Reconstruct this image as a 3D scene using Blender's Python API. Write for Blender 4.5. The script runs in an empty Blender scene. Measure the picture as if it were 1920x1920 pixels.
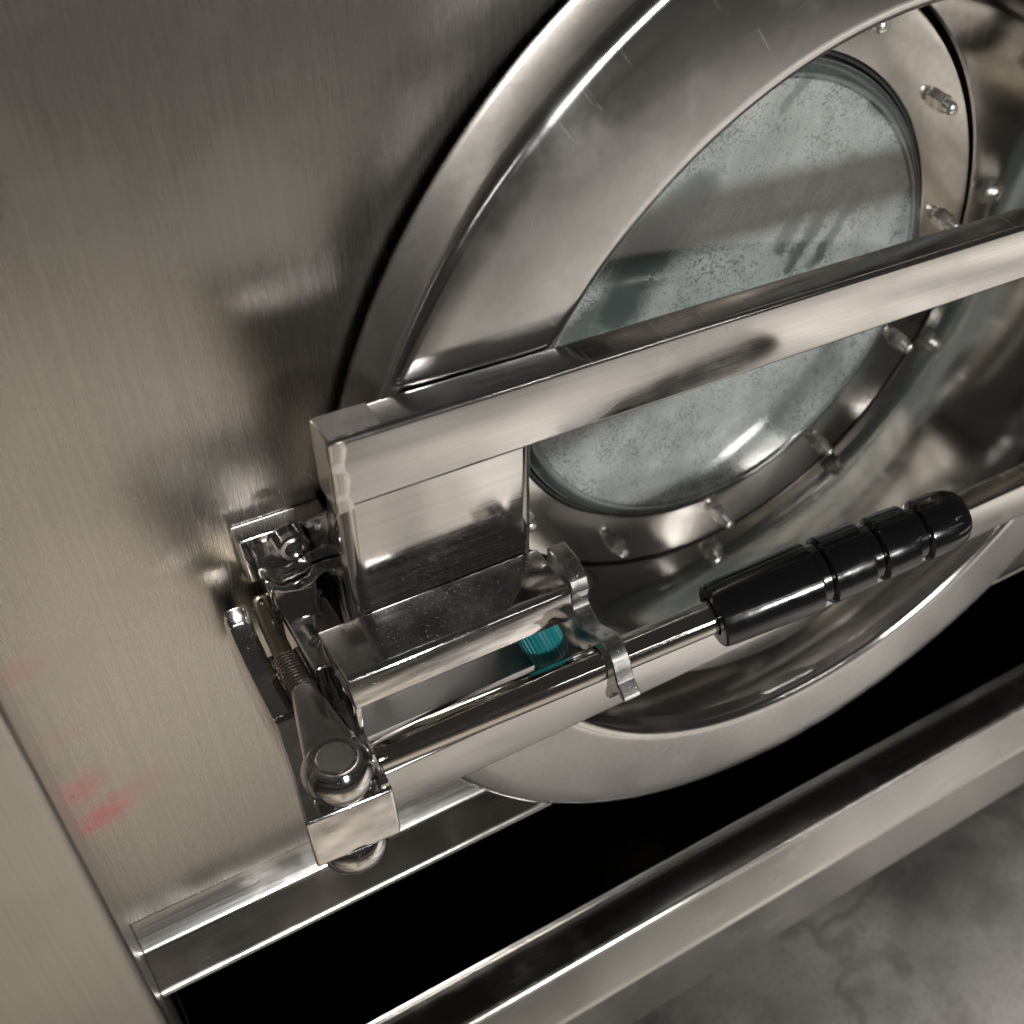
import bpy, bmesh, math, random
from mathutils import Vector, Matrix
random.seed(7)
sc = bpy.context.scene
COL = sc.collection
ZC = 1.45                        # height of the photographer's lens above the floor, metres
def V(x, y, z): return Vector((x, y, z + ZC))

# ---------------------------------------------------------------- camera
cam_d = bpy.data.cameras.new('camera'); cam = bpy.data.objects.new('camera', cam_d); COL.objects.link(cam)
RX = Vector((.8154, -.5694, .1046)); UP = Vector((.3652, .6460, .6703)); BK = Vector((-.4492, -.5083, .7347))
R3 = Matrix((RX, UP, BK)).transposed()
cam.matrix_world = Matrix.Translation(V(0, 0, 0)) @ R3.to_4x4()
cam_d.sensor_width = 36; cam_d.lens = 2234 / 1920 * 36
cam_d.shift_x = (960 - 1307) / 1920; cam_d.shift_y = (1167 - 960) / 1920
cam_d.clip_start = .01; cam_d.clip_end = 200
cam_d.dof.use_dof = True; cam_d.dof.focus_distance = .66; cam_d.dof.aperture_fstop = 9.0
sc.camera = cam

# ---------------------------------------------------------------- world and lamps (indoor workshop: ceiling tubes)
w = bpy.data.worlds.new('World'); sc.world = w; w.use_nodes = True
bg = w.node_tree.nodes['Background']; bg.inputs[0].default_value = (.62, .58, .54, 1); bg.inputs[1].default_value = .032
def area(name, loc, target, sx, sy, power, col=(1, .965, .92), spread=180):
    l = bpy.data.lights.new(name, 'AREA'); l.shape = 'RECTANGLE'; l.size = sx; l.size_y = sy; l.energy = power; l.color = col
    l.spread = math.radians(spread)
    o = bpy.data.objects.new(name, l); COL.objects.link(o); o.location = loc
    o.rotation_euler = (Vector(target) - Vector(loc)).to_track_quat('-Z', 'Y').to_euler(); return o
for (lx, ly, pw, cl) in ((-.50, -.85, 8.5, (1, .91, .77)), (1.20, -.62, 10, (1, .97, .945)), (2.55, -1.0, 13, (1, .97, .945))):                 # unseen narrow lamps added to pool light on the mirrored floor
    area('floor_pool_lamp', (lx, ly, 2.9), (lx, ly, 0), 1.2, .12, pw, cl, 46)
for (lx, ly, pw) in ((-2.6, -3.4, 7), (.3, -3.6, 8), (2.6, -3.4, 10)):
    area('ceiling_tube_lamp', (lx, ly, 2.9), (lx, ly, 0), 1.5, .05, pw)
area('flood_lamp', (.9, -6.9, 3.1), (.45, .55, 1.0), 1.1, .7, 3.7, (1, .98, .95), 18)
sc.view_settings.view_transform = 'Standard'; sc.view_settings.look = 'None'
sc.view_settings.exposure = .72; sc.view_settings.gamma = 1

# ---------------------------------------------------------------- node helpers and materials
class NT:
    def __init__(s, name):
        s.m = bpy.data.materials.new(name); s.m.use_nodes = True; s.t = s.m.node_tree; s.n = s.t.nodes
        s.b = s.n['Principled BSDF']; s.tc = s.n.new('ShaderNodeTexCoord')
    def link(s, a, b): s.t.links.new(a, b)
    def noise(s, scale=(1, 1, 1), sc_=1.0, detail=3, rough=.55, vec=None):
        mp = s.n.new('ShaderNodeMapping'); mp.inputs['Scale'].default_value = scale
        s.link(vec or s.tc.outputs['Object'], mp.inputs['Vector'])
        n = s.n.new('ShaderNodeTexNoise'); n.inputs['Scale'].default_value = sc_; n.inputs['Detail'].default_value = detail
        n.inputs['Roughness'].default_value = rough; s.link(mp.outputs[0], n.inputs['Vector']); return n.outputs[0]
    def rng(s, a, f0, f1, t0, t1, smooth=False):
        n = s.n.new('ShaderNodeMapRange'); n.interpolation_type = 'SMOOTHSTEP' if smooth else 'LINEAR'
        s.link(a, n.inputs[0])
        for i, v in enumerate((f0, f1, t0, t1)): n.inputs[i + 1].default_value = v
        return n.outputs[0]
    def math(s, op, a, b=None):
        n = s.n.new('ShaderNodeMath'); n.operation = op
        for i, v in enumerate((a, b)):
            if v is None: continue
            if isinstance(v, (int, float)): n.inputs[i].default_value = v
            else: s.link(v, n.inputs[i])
        return n.outputs[0]
    def mixc(s, f, a, b):
        n = s.n.new('ShaderNodeMix'); n.data_type = 'RGBA'
        if isinstance(f, (int, float)): n.inputs[0].default_value = f
        else: s.link(f, n.inputs[0])
        for i, v in ((6, a), (7, b)):
            if isinstance(v, tuple): n.inputs[i].default_value = v + (1,)
            else: s.link(v, n.inputs[i])
        return n.outputs[2]
    def bump(s, h, strength=.2, dist=.0005):
        n = s.n.new('ShaderNodeBump'); n.inputs['Strength'].default_value = strength; n.inputs['Distance'].default_value = dist
        s.link(h, n.inputs['Height']); s.link(n.outputs[0], s.b.inputs['Normal']); return n
    def set(s, **k):
        for a, v in k.items():
            i = s.b.inputs[a.replace('_', ' ')]
            if isinstance(v, (int, float, tuple)): i.default_value = v
            else: s.link(v, i)
AX = {'X': (1, 0, 0), 'Y': (0, 1, 0), 'Z': (0, 0, 1)}
def brushed(name, axis, base=(.64, .625, .612), rough=.24, aniso=.6, grain=.10, smudge=.12, fine=2000, scr=0):
    t = NT(name)
    s = tuple(16 if k == axis else fine for k in 'XYZ') if axis in AX else (fine * .4,) * 3
    g = t.noise(s, 1, 3, .6)
    g2 = t.noise(tuple(v * .25 for v in s), 1, 2, .5)
    sm = t.noise((1, 1, 1), 13, 4, .6); sm = t.rng(sm, .48, .72, 0, 1, True)
    dr = (.02 if axis == 'Z' else .05) if axis in AX else .012
    r = t.math('ADD', t.rng(g, .3, .7, rough - dr, rough + dr), t.math('MULTIPLY', sm, smudge))
    if scr:                                              # sparse handling scratches in a few directions
        tot = None; patch = t.rng(t.noise((1, 1, 1), 16, 2, .5), .50, .62, 0, 1, True)
        for k, (ry, sx) in enumerate(((.5, 22), (-.9, 30), (1.3, 26))):
            mp = t.n.new('ShaderNodeMapping'); mp.inputs['Rotation'].default_value = (0, ry, 0); mp.inputs['Location'].default_value = (k * 3.1, 0, k * 1.7)
            t.link(t.tc.outputs['Object'], mp.inputs['Vector'])
            q = t.rng(t.noise((sx, 8, 1300), 1, 1, .4, mp.outputs[0]), .74, .80, 0, 1)
            tot = q if tot is None else t.math('MAXIMUM', tot, q)
        r = t.math('ADD', r, t.math('MULTIPLY', t.math('MULTIPLY', tot, patch), .16))
    c = t.mixc(t.rng(g2, .35, .65, 0, 1), tuple(v * .95 for v in base), tuple(min(1, v * 1.03) for v in base))
    t.set(Base_Color=c, Roughness=r, Metallic=1.0, Anisotropic=aniso, Anisotropic_Rotation=.25)
    if axis in AX: t.bump(t.math('ADD', g, t.math('MULTIPLY', g2, .05)), grain, .0004)
    if axis in AX:
        v = t.n.new('ShaderNodeCombineXYZ')
        for i in range(3): v.inputs[i].default_value = AX[axis][i]
        t.link(v.outputs[0], t.b.inputs['Tangent'])
    else:
        tg = t.n.new('ShaderNodeTangent'); tg.direction_type = 'RADIAL'; tg.axis = 'Y'; t.link(tg.outputs[0], t.b.inputs['Tangent'])
    return t
M = {}
M['bar'] = brushed('brushed_bar_steel', 'X', rough=.13, aniso=.6, grain=.03, scr=1).m
M['post'] = brushed('brushed_post_steel', 'X', rough=.06, aniso=.4, grain=.025, smudge=.08).m
M['ring'] = brushed('satin_ring_steel', 'R', (.63, .615, .605), rough=.14, aniso=.35, grain=.05, scr=1).m
M['bowl'] = brushed('polished_bowl_steel', 'R', (.66, .645, .62), rough=.09, aniso=.4, grain=.03, smudge=.05).m
M['clamp'] = brushed('polished_clamp_steel', 'R', (.70, .68, .66), rough=.13, aniso=.3, grain=.03, smudge=.05).m
M['frame'] = brushed('brushed_frame_steel', 'Z', (.54, .52, .48), rough=.30, aniso=.3, grain=.010).m
M['rail'] = brushed('brushed_rail_steel', 'X', (.62, .605, .58), rough=.17, aniso=.4, grain=.015).m
# front panel: vertical grain, plus a red label's reflection painted in as smears at the frame edge
t = brushed('brushed_panel_steel', 'Z', (.60, .57, .53), rough=.27, aniso=.5, grain=.012, smudge=.04)
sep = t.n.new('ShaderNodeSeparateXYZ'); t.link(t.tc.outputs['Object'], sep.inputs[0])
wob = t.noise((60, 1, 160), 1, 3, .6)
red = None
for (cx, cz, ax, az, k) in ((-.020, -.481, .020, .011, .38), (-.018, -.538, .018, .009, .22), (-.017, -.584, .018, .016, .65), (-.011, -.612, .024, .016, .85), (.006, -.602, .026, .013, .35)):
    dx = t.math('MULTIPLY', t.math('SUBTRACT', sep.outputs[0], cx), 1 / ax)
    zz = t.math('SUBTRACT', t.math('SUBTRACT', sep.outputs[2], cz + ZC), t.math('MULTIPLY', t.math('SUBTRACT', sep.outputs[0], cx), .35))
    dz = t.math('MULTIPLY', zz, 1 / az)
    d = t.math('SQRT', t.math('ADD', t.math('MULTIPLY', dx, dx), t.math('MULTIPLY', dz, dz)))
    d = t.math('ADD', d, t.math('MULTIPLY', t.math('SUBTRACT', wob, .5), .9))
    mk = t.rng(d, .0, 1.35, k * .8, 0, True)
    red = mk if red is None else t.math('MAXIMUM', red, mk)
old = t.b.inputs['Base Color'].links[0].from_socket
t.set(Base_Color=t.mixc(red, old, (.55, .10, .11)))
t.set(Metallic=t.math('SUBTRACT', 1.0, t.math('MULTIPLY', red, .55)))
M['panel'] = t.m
def chrome(name, base=(.72, .70, .69), rough=.06, pits=.22, wave=.06):
    t = NT(name)
    n1 = t.noise((1, 1, 1), 1500, 2, .5); n2 = t.noise((1, 1, 1), 60, 3, .6)
    pit = t.rng(n1, .695, .77, 0, 1, True)
    t.set(Base_Color=base + (1,), Metallic=1.0, Roughness=t.math('ADD', t.rng(n2, .3, .75, rough - .03, rough + .09), t.math('MULTIPLY', pit, .35)))
    t.bump(t.math('ADD', t.math('MULTIPLY', n2, wave), t.math('MULTIPLY', pit, pits)), .35, .0012)
    return t.m
M['chrome'] = chrome('cast_chrome')
M['chrome_fine'] = chrome('polished_chrome', rough=.05, pits=.03, wave=.01)
M['nut'] = chrome('bright_nut_steel', (.80, .78, .75), .24, .02, .01)
M['cast'] = chrome('ground_cast_steel', (.62, .61, .59), .2, .4, .3)
M['plate'] = brushed('brushed_plate_steel', 'X', rough=.36, aniso=.6, grain=.05).m
t = brushed('rod_steel', 'X', (.66, .63, .58), rough=.05, aniso=0, grain=.006, smudge=.05); M['rod'] = t.m
t = NT('zinc_passivated_steel'); n = t.noise((1, 1, 1), 400, 3)
t.set(Base_Color=t.mixc(n, (.36, .32, .25), (.40, .36, .29)), Metallic=1.0, Roughness=t.rng(n, .3, .7, .20, .24)); M['zinc'] = t.m
t = NT('dark_steel_thread'); t.set(Base_Color=(.42, .37, .35, 1), Metallic=1.0, Roughness=.25); M['thread'] = t.m
t = NT('black_grip_plastic'); n = t.noise((1, 1, 1), 90, 4)
t.set(Base_Color=(.006, .006, .007, 1), Roughness=t.rng(n, .3, .75, .07, .20), Specular_IOR_Level=.6)
t.bump(t.noise((1, 1, 1), 500, 2), .06, .0004); M['grip'] = t.m
t = NT('teal_plastic'); n = t.noise((1, 1, 1), 200, 3)
t.set(Base_Color=t.mixc(n, (.0, .12, .135), (.004, .17, .185)), Roughness=.42); M['teal'] = t.m
t = NT('black_rubber'); t.set(Base_Color=(.012, .012, .013, 1), Roughness=.5); M['rubber'] = t.m
t = NT('shaded_dark_steel'); n = t.noise((1, 1, 1), 6, 4)  # steel coloured near black for the shade inside cavity and drum
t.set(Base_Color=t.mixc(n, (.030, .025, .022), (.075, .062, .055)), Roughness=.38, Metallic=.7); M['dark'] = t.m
# concrete floor
t = NT('workshop_concrete'); a = t.noise((1, 1, 1), 1.6, 6, .62); b = t.noise((1, 1, 1), 9, 5, .6)
c = t.mixc(t.rng(a, .40, .60, 0, 1), (.12, .114, .104), (.42, .40, .37)); c = t.mixc(t.rng(b, .55, .7, 0, .55), c, (.15, .14, .12))
g_ = t.noise((1, 1, 1), 140, 3, .7); c = t.mixc(t.rng(g_, .52, .72, 0, .5), c, (.09, .085, .075))
ck = t.n.new('ShaderNodeTexVoronoi'); ck.feature = 'DISTANCE_TO_EDGE'; ck.inputs['Scale'].default_value = .9
wv_ = t.n.new('ShaderNodeVectorMath'); wv_.operation = 'ADD'; t.link(t.tc.outputs['Object'], wv_.inputs[0])
nn = t.n.new('ShaderNodeTexNoise'); nn.inputs['Scale'].default_value = 5; nn.inputs['Detail'].default_value = 5; t.link(t.tc.outputs['Object'], nn.inputs['Vector'])
sv = t.n.new('ShaderNodeVectorMath'); sv.operation = 'SCALE'; sv.inputs['Scale'].default_value = .25; t.link(nn.outputs['Color'], sv.inputs[0]); t.link(sv.outputs[0], wv_.inputs[1])
t.link(wv_.outputs[0], ck.inputs['Vector']); c = t.mixc(t.rng(ck.outputs[0], .002, .010, .35, 0), c, (.05, .047, .04))
t.set(Base_Color=c, Roughness=t.rng(b, .3, .7, .45, .7)); t.bump(b, .2, .003); M['floor'] = t.m
# dusty tinted glass
t = NT('dusty_tinted_glass')
sep = t.n.new('ShaderNodeSeparateXYZ'); t.link(t.tc.outputs['Object'], sep.inputs[0])
wx = t.noise((1, 1, 1), 45, 4, .6); wz = t.noise((1.03, 1, .97), 51, 4, .6)
X = t.math('ADD', sep.outputs[0], t.math('MULTIPLY', t.math('SUBTRACT', wx, .5), .020))
Z = t.math('ADD', sep.outputs[2], t.math('MULTIPLY', t.math('SUBTRACT', wz, .5), .020))
def stroke(x0, z0, x1, z1, wd, k, soft=.55):
    L = math.hypot(x1 - x0, z1 - z0); ux, uz = (x1 - x0) / L, (z1 - z0) / L
    px = t.math('SUBTRACT', X, x0); pz = t.math('SUBTRACT', Z, z0 + ZC)
    al = t.math('ADD', t.math('MULTIPLY', px, ux), t.math('MULTIPLY', pz, uz))
    ac = t.math('ABSOLUTE', t.math('SUBTRACT', t.math('MULTIPLY', px, uz), t.math('MULTIPLY', pz, ux)))
    cl = t.n.new('ShaderNodeClamp'); t.link(al, cl.inputs[0]); cl.inputs[1].default_value = 0; cl.inputs[2].default_value = L
    da = t.math('SUBTRACT', al, cl.outputs[0])
    d = t.math('SQRT', t.math('ADD', t.math('MULTIPLY', da, da), t.math('MULTIPLY', ac, ac)))
    return t.rng(d, wd * soft, wd, k, 0, True)
wipes = None
for a_ in ((.560, -.398, .537, -.448, .0095, .75, .2), (.582, -.408, .549, -.464, .0095, .85, .25), (.603, -.414, .574, -.464, .0095, .85, .25), (.59, -.396, .640, -.404, .016, .55, .2),
           (.452, -.388, .425, -.410, .028, .97, .4), (.425, -.410, .398, -.458, .030, .95, .4), (.395, -.452, .362, -.470, .022, .75, .3), (.33, -.42, .36, -.39, .02, .6),
           (.600, -.345, .612, -.352, .014, .85), (.528, -.318, .514, -.336, .006, .6), (.42, -.53, .33, -.52, .03, .45, .1), (.56, -.60, .60, -.56, .03, .5, .1), (.40, -.62, .50, -.64, .024, .45, .1)):
    s_ = stroke(*a_); wipes = s_ if wipes is None else t.math('MAXIMUM', wipes, s_)
sp = t.noise((1, 1, 1), 520, 3, .65); cl_ = t.noise((1, 1, 1), 26, 5, .7)
speck = t.rng(t.math('ADD', sp, t.math('MULTIPLY', t.math('SUBTRACT', cl_, .5), .55)), .53, .64, 0, .75, True)
film = t.rng(t.noise((1, 1, 1), 17, 5, .6), .3, .75, 1.0, .34)
dust = t.math('MULTIPLY', t.math('MULTIPLY', film, t.math('SUBTRACT', 1.0, speck)), t.math('SUBTRACT', 1.0, wipes))
# faint round maker's stamp sand-blasted near the lower rim
rx = t.math('SUBTRACT', sep.outputs[0], .495); rz = t.math('SUBTRACT', sep.outputs[2], -.640 + ZC)
rd = t.math('SQRT', t.math('ADD', t.math('MULTIPLY', rx, rx), t.math('MULTIPLY', rz, rz)))
st = t.math('MAXIMUM', t.rng(t.math('ABSOLUTE', t.math('SUBTRACT', rd, .0085)), .0004, .0010, .22, 0), t.rng(t.math('ABSOLUTE', t.math('SUBTRACT', rd, .0045)), .0006, .0012, .18, 0))
dust = t.math('MINIMUM', t.math('ADD', dust, st), 1.0)
edge = t.math('SQRT', t.math('ADD', t.math('POWER', t.math('SUBTRACT', sep.outputs[0], .492), 2.0), t.math('POWER', t.math('SUBTRACT', sep.outputs[2], -.486 + ZC), 2.0)))
dust = t.math('MULTIPLY', dust, t.rng(edge, .1685, .1745, 1, .05, True))
t.set(Base_Color=(.22, .29, .28, 1), Roughness=.04, IOR=1.5, Transmission_Weight=.85)
dd = t.n.new('ShaderNodeBsdfDiffuse'); dd.inputs[0].default_value = (.60, .635, .62, 1)
mx = t.n.new('ShaderNodeMixShader'); t.link(t.math('MULTIPLY', dust, .52), mx.inputs[0]); t.link(t.b.outputs[0], mx.inputs[1]); t.link(dd.outputs[0], mx.inputs[2])
fr = t.n.new('ShaderNodeFresnel'); fr.inputs[0].default_value = 1.5; gl = t.n.new('ShaderNodeBsdfGlossy'); gl.inputs['Roughness'].default_value = .05
m2 = t.n.new('ShaderNodeMixShader'); t.link(t.math('MULTIPLY', fr.outputs[0], .8), m2.inputs[0]); t.link(mx.outputs[0], m2.inputs[1]); t.link(gl.outputs[0], m2.inputs[2])
t.link(m2.outputs[0], t.n['Material Output'].inputs['Surface']); M['glass'] = t.m

# ---------------------------------------------------------------- mesh helpers (coordinates are lens-relative, V() lifts them)
def tag(o, label=None, cat=None, group=None, kind=None):
    if label: o['label'] = label
    if cat: o['category'] = cat
    if group: o['group'] = group
    if kind: o['kind'] = kind
    return o
def empty(name, loc, label, cat):
    e = bpy.data.objects.new(name, None); COL.objects.link(e); e.location = loc; e.empty_display_size = .02
    return tag(e, label, cat)
def put(name, bm, mat, parent=None, smooth=40, bevel=0, seg=2, bang=35):
    if bevel:
        bm.normal_update()
        ed = [e for e in bm.edges if len(e.link_faces) == 2 and e.calc_face_angle(0) > math.radians(bang)]
        bmesh.ops.bevel(bm, geom=ed, offset=bevel, segments=seg, profile=.6, affect='EDGES', clamp_overlap=True)
    bmesh.ops.recalc_face_normals(bm, faces=bm.faces)
    me = bpy.data.meshes.new(name); bm.to_mesh(me); bm.free()
    for p in me.polygons: p.use_smooth = True
    me.set_sharp_from_angle(angle=math.radians(smooth))
    o = bpy.data.objects.new(name, me); COL.objects.link(o)
    if mat: me.materials.append(M[mat])
    if parent:
        o.parent = parent
        if parent.type == 'EMPTY': o.matrix_parent_inverse = Matrix.Translation(-parent.location)
    return o
def box(bm, x0, x1, y0, y1, z0, z1):
    vs = [bm.verts.new(V(x, y, z)) for z in (z0, z1) for (x, y) in ((x0, y0), (x1, y0), (x1, y1), (x0, y1))]
    for f in ((0, 3, 2, 1), (4, 5, 6, 7), (0, 1, 5, 4), (1, 2, 6, 5), (2, 3, 7, 6), (3, 0, 4, 7)): bm.faces.new([vs[i] for i in f])
    return bm
def prism(bm, pts, fn, a, b):
    """extrude polygon pts (2-D) between a and b; fn(p, q, s) gives the 3-D point"""
    A = [bm.verts.new(fn(p, q, a)) for p, q in pts]; B = [bm.verts.new(fn(p, q, b)) for p, q in pts]
    bm.faces.new(A); bm.faces.new(B[::-1]); n = len(pts)
    for i in range(n): bm.faces.new((A[i], B[i], B[(i + 1) % n], A[(i + 1) % n]))
    return bm
fYZ = lambda y, z, x: V(x, y, z)
fXY = lambda x, y, z: V(x, y, z)
fXZ = lambda x, z, y: V(x, y, z)
def lathe(bm, prof, org, axis, n=48, closed=False, rmod=None):
    """profile of (r, t) turned about org + t*axis"""
    axis = Vector(axis).normalized(); u = axis.orthogonal().normalized(); v = axis.cross(u); o = V(*org)
    rings = []
    for k, (r, tt) in enumerate(prof):
        if r < 1e-6: rings.append([bm.verts.new(o + axis * tt)])
        else:
            rings.append([bm.verts.new(o + axis * tt + (u * math.cos(a) + v * math.sin(a)) * (rmod(k, i, r) if rmod else r)) for i in range(n) for a in (2 * math.pi * i / n,)])
    pr = list(zip(rings, rings[1:])) + ([(rings[-1], rings[0])] if closed else [])
    for A, B in pr:
        for i in range(n):
            j = (i + 1) % n
            if len(A) == 1 and len(B) == 1: continue
            if len(A) == 1: bm.faces.new((A[0], B[i], B[j]))
            elif len(B) == 1: bm.faces.new((A[i], B[0], A[j]))
            else: bm.faces.new((A[i], B[i], B[j], A[j]))
    return bm
def tube(bm, path, r, n=20):
    P = [V(*p) for p in path]; rings = []; ref = None
    for i, p in enumerate(P):
        d = (P[min(i + 1, len(P) - 1)] - P[max(i - 1, 0)]).normalized()
        u = d.orthogonal().normalized() if ref is None else (ref - d * ref.dot(d)).normalized(); ref = u; v = d.cross(u)
        rr = r[i] if isinstance(r, (list, tuple)) else r
        rings.append([bm.verts.new(p + (u * math.cos(2 * math.pi * k / n) + v * math.sin(2 * math.pi * k / n)) * rr) for k in range(n)])
    for A, B in zip(rings, rings[1:]):
        for k in range(n): bm.faces.new((A[k], A[(k + 1) % n], B[(k + 1) % n], B[k]))
    bm.faces.new(rings[0]); bm.faces.new(rings[-1][::-1]); return bm
def arc(cx, cy, r, a0, a1, n):
    return [(cx + r * math.cos(math.radians(a0 + (a1 - a0) * i / n)), cy + r * math.sin(math.radians(a0 + (a1 - a0) * i / n))) for i in range(n + 1)]
def NB(): return bmesh.new()

# ================================================================ the setting
PY = .470        # recessed front panel plane
FY = .380        # outer front plane of the machine
XC, ZD = .492, -.486   # door axis
bm = NB(); s = 14
vs = [bm.verts.new((x, y, 0)) for x, y in ((-s, -s), (s, -s), (s, s), (-s, s))]; bm.faces.new(vs)
tag(put('floor', bm, 'floor'), kind='structure')

mach = empty('machine_front', V(.4, .7, -ZC), 'brushed stainless machine front with a recessed panel around the round door', 'machine')
# recessed panel with a round opening behind the door
bm = NB(); NSEG = 96; RO = .31
outer = []; inner = []
for i in range(NSEG):
    a = 2 * math.pi * i / NSEG; c_, s_ = math.cos(a), math.sin(a)
    k = []
    if c_ > 1e-9: k.append((2.40 - XC) / c_)
    if c_ < -1e-9: k.append((-.0245 - XC) / c_)
    if s_ > 1e-9: k.append((.32 - ZD) / s_)
    if s_ < -1e-9: k.append((-.7285 - ZD) / s_)
    q = min(k); outer.append((XC + q * c_, ZD + q * s_)); inner.append((XC + RO * c_, ZD + RO * s_))
# put exact corners in
for cxn, czn in ((2.40, .32), (-.0245, .32), (-.0245, -.7285), (2.40, -.7285)):
    j = min(range(NSEG), key=lambda i: (outer[i][0] - cxn) ** 2 + (outer[i][1] - czn) ** 2); outer[j] = (cxn, czn)
A = [bm.verts.new(V(x, PY, z)) for x, z in outer]; B = [bm.verts.new(V(x, PY, z)) for x, z in inner]; C_ = [bm.verts.new(V(x, PY + .02, z)) for x, z in inner]
for i in range(NSEG):
    j = (i + 1) % NSEG; bm.faces.new((A[i], B[i], B[j], A[j])); bm.faces.new((B[i], C_[i], C_[j], B[j]))
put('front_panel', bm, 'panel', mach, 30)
# stepped ledge under the panel
bm = NB()
prof = [(PY, -.7288), (.4625, -.7530), (.4600, -.7555), (.4320, -.7566), (.4300, -.7580), (.4293, -.7605), (.4305, -.7640), (.52, -.7660), (.52, -.7288)]
prism(bm, prof, fYZ, -.0243, 2.40); put('ledge', bm, 'rail', mach, 30, .0008, 1)
# left frame post: proud of the panel, rounded front corner
bm = NB()
prof = [(-.0245, PY + .03)] + [(-.0245, FY + .006)] + arc(-.0305, FY + .006, .006, 0, -90, 8)[1:] + [(-.45, FY), (-.45, PY + .03)]
prism(bm, prof, fXY, -1.42, .32); put('frame_post', bm, 'frame', mach, 40)
# lower rail: folded channel
bm = NB()
prof = [(.4225, -.9440), (.3860, -.9440), (.3828, -.9475), (.3800, -1.0300), (.3786, -1.0335), (.3776, -1.0365), (.3786, -1.0400), (.3806, -1.0430), (.3772, -1.1340), (.3800, -1.1380), (.4225, -1.1380)]
prism(bm, prof, fYZ, -.0242, 2.40); put('lower_rail', bm, 'rail', mach, 30, .0026, 3)
bm = NB(); prism(bm, [(.4225, -.936), (.4225, -1.138), (.4250, -1.138), (.4250, -.936)], fYZ, -.0242, 2.40); put('rail_flange', bm, 'rail', mach, 30, .0008, 1)
# dark service cavity between ledge and rail
bm = NB()
prof = [(.50, -.7665), (.90, -.7665), (.90, -1.138), (.4255, -1.138), (.4255, -1.128), (.88, -1.128), (.88, -.776), (.50, -.776)]
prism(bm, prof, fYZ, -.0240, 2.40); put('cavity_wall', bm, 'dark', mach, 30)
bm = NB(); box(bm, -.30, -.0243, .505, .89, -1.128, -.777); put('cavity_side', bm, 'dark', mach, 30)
bm = NB(); lathe(bm, [(0, 0), (.012, 0), (.012, .05), (.017, .05), (.017, .075), (.010, .075), (.010, .12), (0, .12)], (.50, .60, -.93), (0, -.5, .9), 24); put('pipe_stub', bm, 'zinc', mach, 30)
# drum mouth behind the glass
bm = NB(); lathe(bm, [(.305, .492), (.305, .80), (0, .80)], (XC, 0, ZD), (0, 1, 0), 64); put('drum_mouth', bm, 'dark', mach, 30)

# ================================================================ the door
door = empty('porthole_door', V(XC, .44, -.84), 'round stainless porthole door with a dusty glass and two flat crossbars', 'door')
D0 = (XC, 0, ZD); DY = (0, 1, 0)
def ringprof():
    p = [(.3520, .4645), (.3535, .4625), (.3549, .455), (.3552, .438)]
    p += [(.3472 + x, .4305 + y) for x, y in arc(0, 0, .008, 0, -85, 7)]
    p += [(.335, .4218), (.300, .4210), (.284, .4212)]
    p += [(.2815 + x, .4292 + y) for x, y in arc(0, 0, .008, -95, -170, 6)]
    p += [(.2715, .4350), (.3480, .4370), (.3495, .4640)]
    return p
bm = NB(); lathe(bm, ringprof(), D0, DY, 160, True); put('door_ring', bm, 'ring', door, 50)
bm = NB(); lathe(bm, [(.2735, .4310), (.2700, .4400), (.2640, .4560), (.2385, .5650), (.2360, .5880), (.2380, .5880), (.2405, .5650), (.2660, .4560), (.2725, .4400)], D0, DY, 160, True)
put('door_bowl', bm, 'bowl', door, 40)
bm = NB(); lathe(bm, [(.1872, .592), (.1872, .5790), (.1882, .5780), (.2325, .5780), (.2340, .5795), (.2340, .592)], D0, DY, 128, True)
clamp = put('clamp_ring', bm, 'clamp', door, 40)
# studs with nuts on the clamp ring, shared meshes
def nutmesh():
    bm = NB(); r = .0074
    hexp = [(r * math.cos(math.radians(60 * i + 15)), r * math.sin(math.radians(60 * i + 15))) for i in range(6)]
    A = [bm.verts.new((x, 0, z)) for x, z in hexp]; B = [bm.verts.new((x, -.0062, z)) for x, z in hexp]
    Cc = [bm.verts.new((x * .86, -.0074, z * .86)) for x, z in hexp]
    for P, Q in ((A, B), (B, Cc)):
        for i in range(6): bm.faces.new((P[i], P[(i + 1) % 6], Q[(i + 1) % 6], Q[i]))
    bm.faces.new(A[::-1]); bm.faces.new(Cc); return bm
def studmesh():
    bm = NB(); prof = [(.0048, 0)]
    for k in range(7): prof += [(.0051, -.0076 - k * .0009), (.0047, -.0080 - k * .0009)]
    prof += [(.0046, -.0145), (.0040, -.0160), (.0024, -.0169), (0, -.0172)]
    rings = []
    for r, y in prof: rings.append([bm.verts.new((r * math.cos(2 * math.pi * i / 12), y, r * math.sin(2 * math.pi * i / 12))) for i in range(12)] if r else [bm.verts.new((0, y, 0))])
    for P, Q in zip(rings, rings[1:]):
        for i in range(12):
            j = (i + 1) % 12
            bm.faces.new((P[i], P[j], Q[j], Q[i]) if len(Q) > 1 else (P[i], P[j], Q[0]))
    return bm
nut0 = put('nut', nutmesh(), 'nut', clamp, 25); stud0 = put('stud', studmesh(), 'nut', clamp, 30)
for i in range(12):
    a = math.radians(66.7 - 30 * i); p = V(XC + .2125 * math.cos(a), .5778, ZD + .2125 * math.sin(a))
    for src in (nut0, stud0):
        o = src if i == 0 else src.copy()
        if i: COL.objects.link(o); o.parent = clamp; o.matrix_parent_inverse = src.matrix_parent_inverse
        o.location = p; o.rotation_euler = (0, random.uniform(0, 1), 0)
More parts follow.
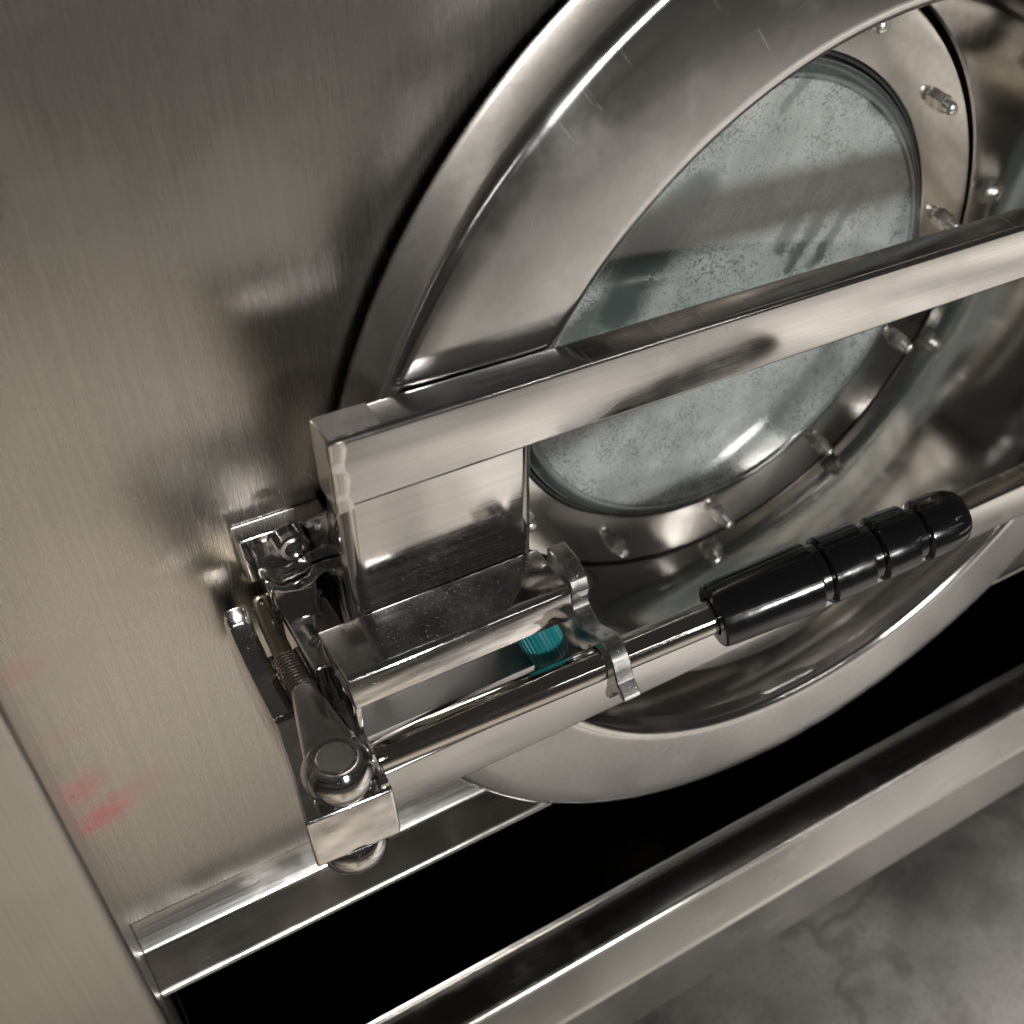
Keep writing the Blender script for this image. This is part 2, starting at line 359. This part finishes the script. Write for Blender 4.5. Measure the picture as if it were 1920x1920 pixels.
# glass: thick dished pane with a rounded rim
gp = [(.1700 * i / 16, .5725 + .010 * (1 - (i / 16) ** 2)) for i in range(17)]
gp += [(.1745 + x, .5790 + y) for x, y in arc(0, 0, .0085, -120, 0, 9)]
gp += [(.1830, .5900)] + [(.1720 * i / 10, .5930 + .010 * (1 - (i / 10) ** 2)) for i in range(10, -1, -1)]
bm = NB(); lathe(bm, gp, D0, DY, 128); glass = put('glass', bm, 'glass', door, 60)
bm = NB(); lathe(bm, [(.1832, .5850), (.1845, .5792), (.1865, .5792), (.1870, .5810), (.1870, .5930), (.1832, .5930)], D0, DY, 128, True)
put('gasket', bm, 'rubber', glass, 40)
# crossbars: 40 x 20 mm flat tube, ground-smooth corners
def rrect(x0, x1, y0, y1, r, n=5):
    return arc(x1 - r, y1 - r, r, 0, 90, n) + arc(x0 + r, y1 - r, r, 90, 180, n) + arc(x0 + r, y0 + r, r, 180, 270, n) + arc(x1 - r, y0 + r, r, 270, 360, n)
for zz, h in ((-.3615, .0400), (-.6095, .0415)):
    bm = NB(); prism(bm, rrect(.4000, .4200, zz - h / 2, zz + h / 2, .0028), fYZ, .1283, .856)
    bar = put('crossbar', bm, 'bar', door, 40)
    if zz > -.5:
        bm = NB(); box(bm, .1290, .1545, .4020, .4192, zz + h / 2 - .0004, zz + h / 2 + .0005); put('end_plate', bm, 'bar', bar, 40, .0003, 1)
        bm = NB(); n = 26                                        # ground weld seam on the left front corner
        for i in range(n + 1):
            z = zz + .0195 - .0395 * i / n; wv = .0009 * math.sin(i * .55) + random.uniform(-.0002, .0002)
            k = [bm.verts.new(V(*q)) for q in ((.1278, .4040, z), (.1272, .4008, z), (.1284 + wv * .3, .3990 - abs(wv) * .2, z), (.1330 + wv * .6, .39905, z), (.1352 + wv, .3993, z))]
            if i:
                for j in range(4): bm.faces.new((last[j], last[j + 1], k[j + 1], k[j]))
            last = k
        put('weld_seam', bm, 'cast', bar, 60)
bm = NB(); prism(bm, rrect(.1305, .2310, .4012, .4208, .0075, 7), fXY, -.5890, -.3812); put('post', bm, 'post', door, 40)

# ================================================================ toggle latch on the door
latch = empty('toggle_latch', V(.16, .38, -.56), 'chrome toggle latch with a black handled lever bolted on the door post', 'latch')
bm = NB()                                                    # channel-shaped bracket: top plate with a turned-down front lip
prof = [(.4008, -.4536)] + [(.3690 + y, -.4576 + z) for y, z in arc(0, 0, .004, 90, 180, 5)] + [(.3602, -.4692), (.3606, -.4706), (.3625, -.4712), (.3642, -.4704), (.3690, -.4592), (.4008, -.4580)]
prism(bm, prof, fYZ, .1092, .2322); bracket = put('bracket', bm, 'chrome', latch, 40, .0009, 2, 50)
bm = NB(); prism(bm, [(.4004, -.4582), (.3692, -.4582), (.3680, -.4700), (.3730, -.4860), (.3880, -.4960), (.4004, -.4980)], fYZ, .2276, .2318); put('end_cheek', bm, 'chrome', bracket, 40, .0012, 2)
bm = NB(); prism(bm, [(.4004, -.4582), (.3692, -.4582), (.3664, -.4720), (.3680, -.5060), (.4004, -.5120)], fYZ, .1096, .1140); put('end_cheek', bm, 'chrome', bracket, 40, .0012, 2)
bm = NB(); box(bm, .1146, .2125, .3678, .4008, -.5095, -.5050); put('base_plate', bm, 'plate', bracket, 40, .0008, 2)
# wavy cast spring clip that holds the lever rod
rc = (.3445, -.4945)                                         # rod centre where it passes the clip
prof = [(.4000, -.4545), (.3860, -.4545), (.3755, -.4600), (.3722, -.4660), (.3735, -.4720), (.3715, -.4775), (.3655, -.4812), (.3600, -.4825), (.3545, -.4800), (.3490, -.4765), (.3425, -.4745), (.3360, -.4765), (.3305, -.4815), (.3275, -.4870), (.3250, -.4925), (.3185, -.4965), (.3168, -.4988), (.3188, -.5003), (.3240, -.4985), (.3275, -.5030), (.3305, -.5105), (.3335, -.5125), (.3358, -.5100), (.3350, -.5040)]
prof += [(rc[0] + y, rc[1] + z) for y, z in arc(0, 0, .0103, 200, 0, 12)]
prof += [(.3600, -.4990), (.3720, -.4960), (.3790, -.4880), (.3850, -.4760), (.3920, -.4690), (.4000, -.4660)]
bm = NB(); prism(bm, prof, fYZ, .2378, .2488); put('spring_clip', bm, 'cast', latch, 35, .0007, 1, 25)
# lever block
bm = NB()
prof = [(.0680, .3312), (.1124, .3286), (.1142, .3500), (.1160, .3860), (.1120, .3990), (.1130, .4260), (.1080, .4380), (.1000, .4440), (.0870, .4440), (.0835, .4390), (.0795, .4080), (.0735, .3650)]
prism(bm, prof, fXY, -.5400, -.5050)
for v_ in bm.verts:                                          # front face leans back
    if v_.co.y < .34 and v_.co.z > ZC - .51: v_.co.y += .0042
block = put('lever_block', bm, 'chrome', latch, 40, .0020, 3)
bm = NB(); prism(bm, [(.1070, .3350), (.1118, .3347), (.1152, .3840), (.1112, .3845)], fXY, -.5065, -.5012); put('block_rib', bm, 'chrome', block, 40, .0012, 2)
bm = NB(); prism(bm, arc(.0945, .4215, .0085, 0, 350, 20), fXY, -.5060, -.5035); put('boss', bm, 'chrome', block, 40, .0008, 2)
bm = NB(); prism(bm, [(.4545, -.4730), (.4515, -.4800), (.4450, -.4870), (.4340, -.4935), (.4180, -.4990), (.4000, -.5020), (.4000, -.5380), (.4440, -.5360), (.4620, -.5150), (.4620, -.4900)], fYZ, .0785, .0905); put('rear_lug', bm, 'chrome', block, 40, .0012, 2)
bm = NB(); prism(bm, [(.1040, .4020), (.1300, .4020), (.1300, .4460), (.1250, .4520), (.1040, .4520)], fXY, -.5600, -.4800); put('base_body', bm, 'chrome', latch, 40, .0025, 3)
# fork end: teardrop with ball knuckle above the block, dome below
PX, PYY = .0920, .3490
def ballprof(r, cut, n=14, hole=False):
    a0 = math.asin(cut / r); pts = ([(.0105, cut - .003), (.0105, cut - .0003), (.0109, cut)] if hole else [(0, cut)]) + [(r * math.cos(a0) - .0008, cut)]
    for i in range(n + 1):
        a = a0 - (a0 + math.pi / 2) * i / n; pts.append((max(0, r * math.cos(a)), r * math.sin(a)))
    return pts
bm = NB()
def tear(s0, s1):
    r0, r1, L = .0150 * s0, .0075 * s1, .047
    al = math.degrees(math.acos((r0 - r1) / L))
    a = arc(0, 0, r0, 90 + al, 450 - al, 20); b = arc(0, L, r1, 90 - al, 90 + al, 10)
    return a + b
secs = [(.965, .80, -.5040), (1.0, 1.0, -.5000), (1.0, 1.0, -.4895), (.97, .93, -.4862), (.90, .72, -.4842), (.84, .55, -.4840)]
loops = [[bm.verts.new(V(PX + x + y * .085, PYY + y, z)) for x, y in tear(a, b)] for a, b, z in secs]
for P, Q in zip(loops, loops[1:]):
    for i in range(len(P)): j = (i + 1) % len(P); bm.faces.new((P[i], P[j], Q[j], Q[i]))
bm.faces.new(loops[0][::-1]); bm.faces.new(loops[-1]); fork = put('fork_end', bm, 'chrome_fine', latch, 28)
bm = NB(); lathe(bm, ballprof(.0175, .0118, 14, True), (PX, PYY, -.4951), (0, 0, 1), 40); put('knuckle', bm, 'chrome_fine', fork, 40)
bm = NB(); lathe(bm, [(0, .0009), (.0088, .0009), (.0095, .0004), (.0095, -.002)], (PX, PYY, -.4840), (0, 0, 1), 40); put('pivot_pin', bm, 'cast', fork, 30)
bm = NB(); lathe(bm, ballprof(.0176, .0100), (PX - .001, PYY - .006, -.5490), (0, 0, 1), 40); put('dome_nut', bm, 'chrome_fine', block, 40)
# hook bolt: threaded shank, plain rod, bent end
hook_pts = [(.0960, .4160, -.4880), (.0966, .4350, -.4830), (.0973, .4500, -.4785)]
for i in range(9):
    a = math.radians(90 * i / 8); hook_pts.append((.0975 + .0004 * i, .4530 + .0075 * math.sin(a), -.4782 - .0085 * (1 - math.cos(a))))
hook_pts += [(.1005, .4605, -.4960)]
bm = NB(); tube(bm, hook_pts, .0051, 20); hook = put('hook_bolt', bm, 'zinc', latch, 50)
ta, tb = Vector((.0970, .3925, -.4930)), Vector((.0961, .4225, -.4864)); L = (tb - ta).length
prof = [(0, 0)]; NTH = 17
for k in range(NTH): prof += [(.0057, L * k / NTH), (.0069, L * (k + .38) / NTH), (.0069, L * (k + .58) / NTH)]
prof += [(.0057, L), (.0051, L + .0008), (0, L + .0008)]
bm = NB(); lathe(bm, prof, ta, tb - ta, 24); put('thread', bm, 'thread', hook, 30)
# lever rod and grip
S0 = Vector((.121, .365, -.519)); DR = Vector((.9677, -.1654, .19)).normalized(); P0 = S0 - DR * .012
bm = NB(); lathe(bm, [(0, 0), (.0097, 0), (.0097, .216), (0, .216)], P0, DR, 40); put('lever_rod', bm, 'rod', latch, 40)
G0 = S0 + DR * .1905
def groove(t0, r, w_=.0074, d_=.0036):
    return [(r, t0 - w_ * .62), (r - d_ * .5, t0 - w_ * .45), (r - d_, t0 - w_ * .30), (r - d_, t0 + w_ * .30), (r - d_ * .4, t0 + w_ * .48), (r - .0004, t0 + w_ * .62)]
gpf = [(0, .003), (.0108, .003), (.0112, 0), (.0176, 0), (.0187, .0012), (.0193, .006), (.0201, .030), (.0208, .052)]
gpf += groove(.0650, .0207) + [(.0201, .076), (.0200, .088)] + groove(.0985, .0197) + [(.0193, .109), (.0192, .119)] + groove(.1280, .0188)
NG = len(gpf); gpf += [(.0185, .1345), (.0184, .1420), (.0181, .1480), (.0174, .1530), (.0158, .1575), (.0125, .1606), (.006, .1620), (0, .1622)]
def gm(k, i, r):
    if NG + 2 <= k <= NG + 5 and (i % 6) == 0: return r - .0006
    return r
bm = NB(); lathe(bm, gpf, G0, DR, 72, False, gm); put('grip', bm, 'grip', latch, 32)

# ================================================================ keeper on the panel, ribbed knob under the bracket
keep = empty('latch_keeper', V(.118, .465, -.50), 'small chrome keeper block screwed to the panel left of the door post', 'keeper')
bm = NB(); prism(bm, [(.0942, -.4330), (.1420, -.4330), (.1420, -.4640), (.0955, -.4640)], fXZ, .4575, .4695); put('keeper_block', bm, 'chrome', keep, 40, .0016, 3)
bm = NB()                                                    # saddle the hook bears on
prof = [(.1020, -.4645), (.1060, -.4650), (.1100, -.4685), (.1170, -.4700), (.1240, -.4685), (.1280, -.4650), (.1420, -.4645), (.1420, -.5400), (.1020, -.5400)]
prism(bm, prof, fXZ, .4490, .4695); put('saddle', bm, 'chrome', keep, 40, .0014, 2)
def capscrew(x, y, z, r, l):
    bm = NB(); lathe(bm, [(r * .50, .004), (r * .50, .0005), (r * .60, 0), (r * .86, 0), (r, .0012), (r, l), (r * 1.30, l), (r * 1.30, l + .0015), (r * .6, l + .0015), (r * .6, l + .006), (0, l + .006)], (x, y, z), (0, 1, 0), 28)
    o = put('cap_screw', bm, 'chrome_fine', keep, 30)
    bm = NB(); lathe(bm, [(0, .0028), (r * .52, .0028), (r * .52, .0045), (0, .0045)], (x, y, z), (0, 1, 0), 6); put('socket', bm, 'rubber', o, 30)
capscrew(.1190, .4490, -.4420, .0084, .0070)
capscrew(.1205, .4405, -.4880, .0060, .0070)
knob = empty('ribbed_cap', V(.223, .40, -.51), 'teal ribbed plastic cap under the chrome bracket, beside the spring clip', 'cap')
CA = Vector((-.25, .42, .84)).normalized()
bm = NB(); lathe(bm, [(0, 0), (.0068, 0), (.0094, .0006), (.0112, .0020), (.0120, .0046), (.0121, .0300), (.0110, .0315), (0, .0315)], (.2245, .3705, -.5080), CA, 120, False,
                 lambda k, i, r: r - (.0008 if (i % 4) in (0, 1) and 3 <= k <= 5 else 0)); put('cap_body', bm, 'teal', knob, 25)
bm = NB(); lathe(bm, [(0, .031), (.0050, .031), (.0050, .046), (0, .046)], (.2245, .3705, -.5080), CA, 24); put('stem', bm, 'zinc', knob, 40)
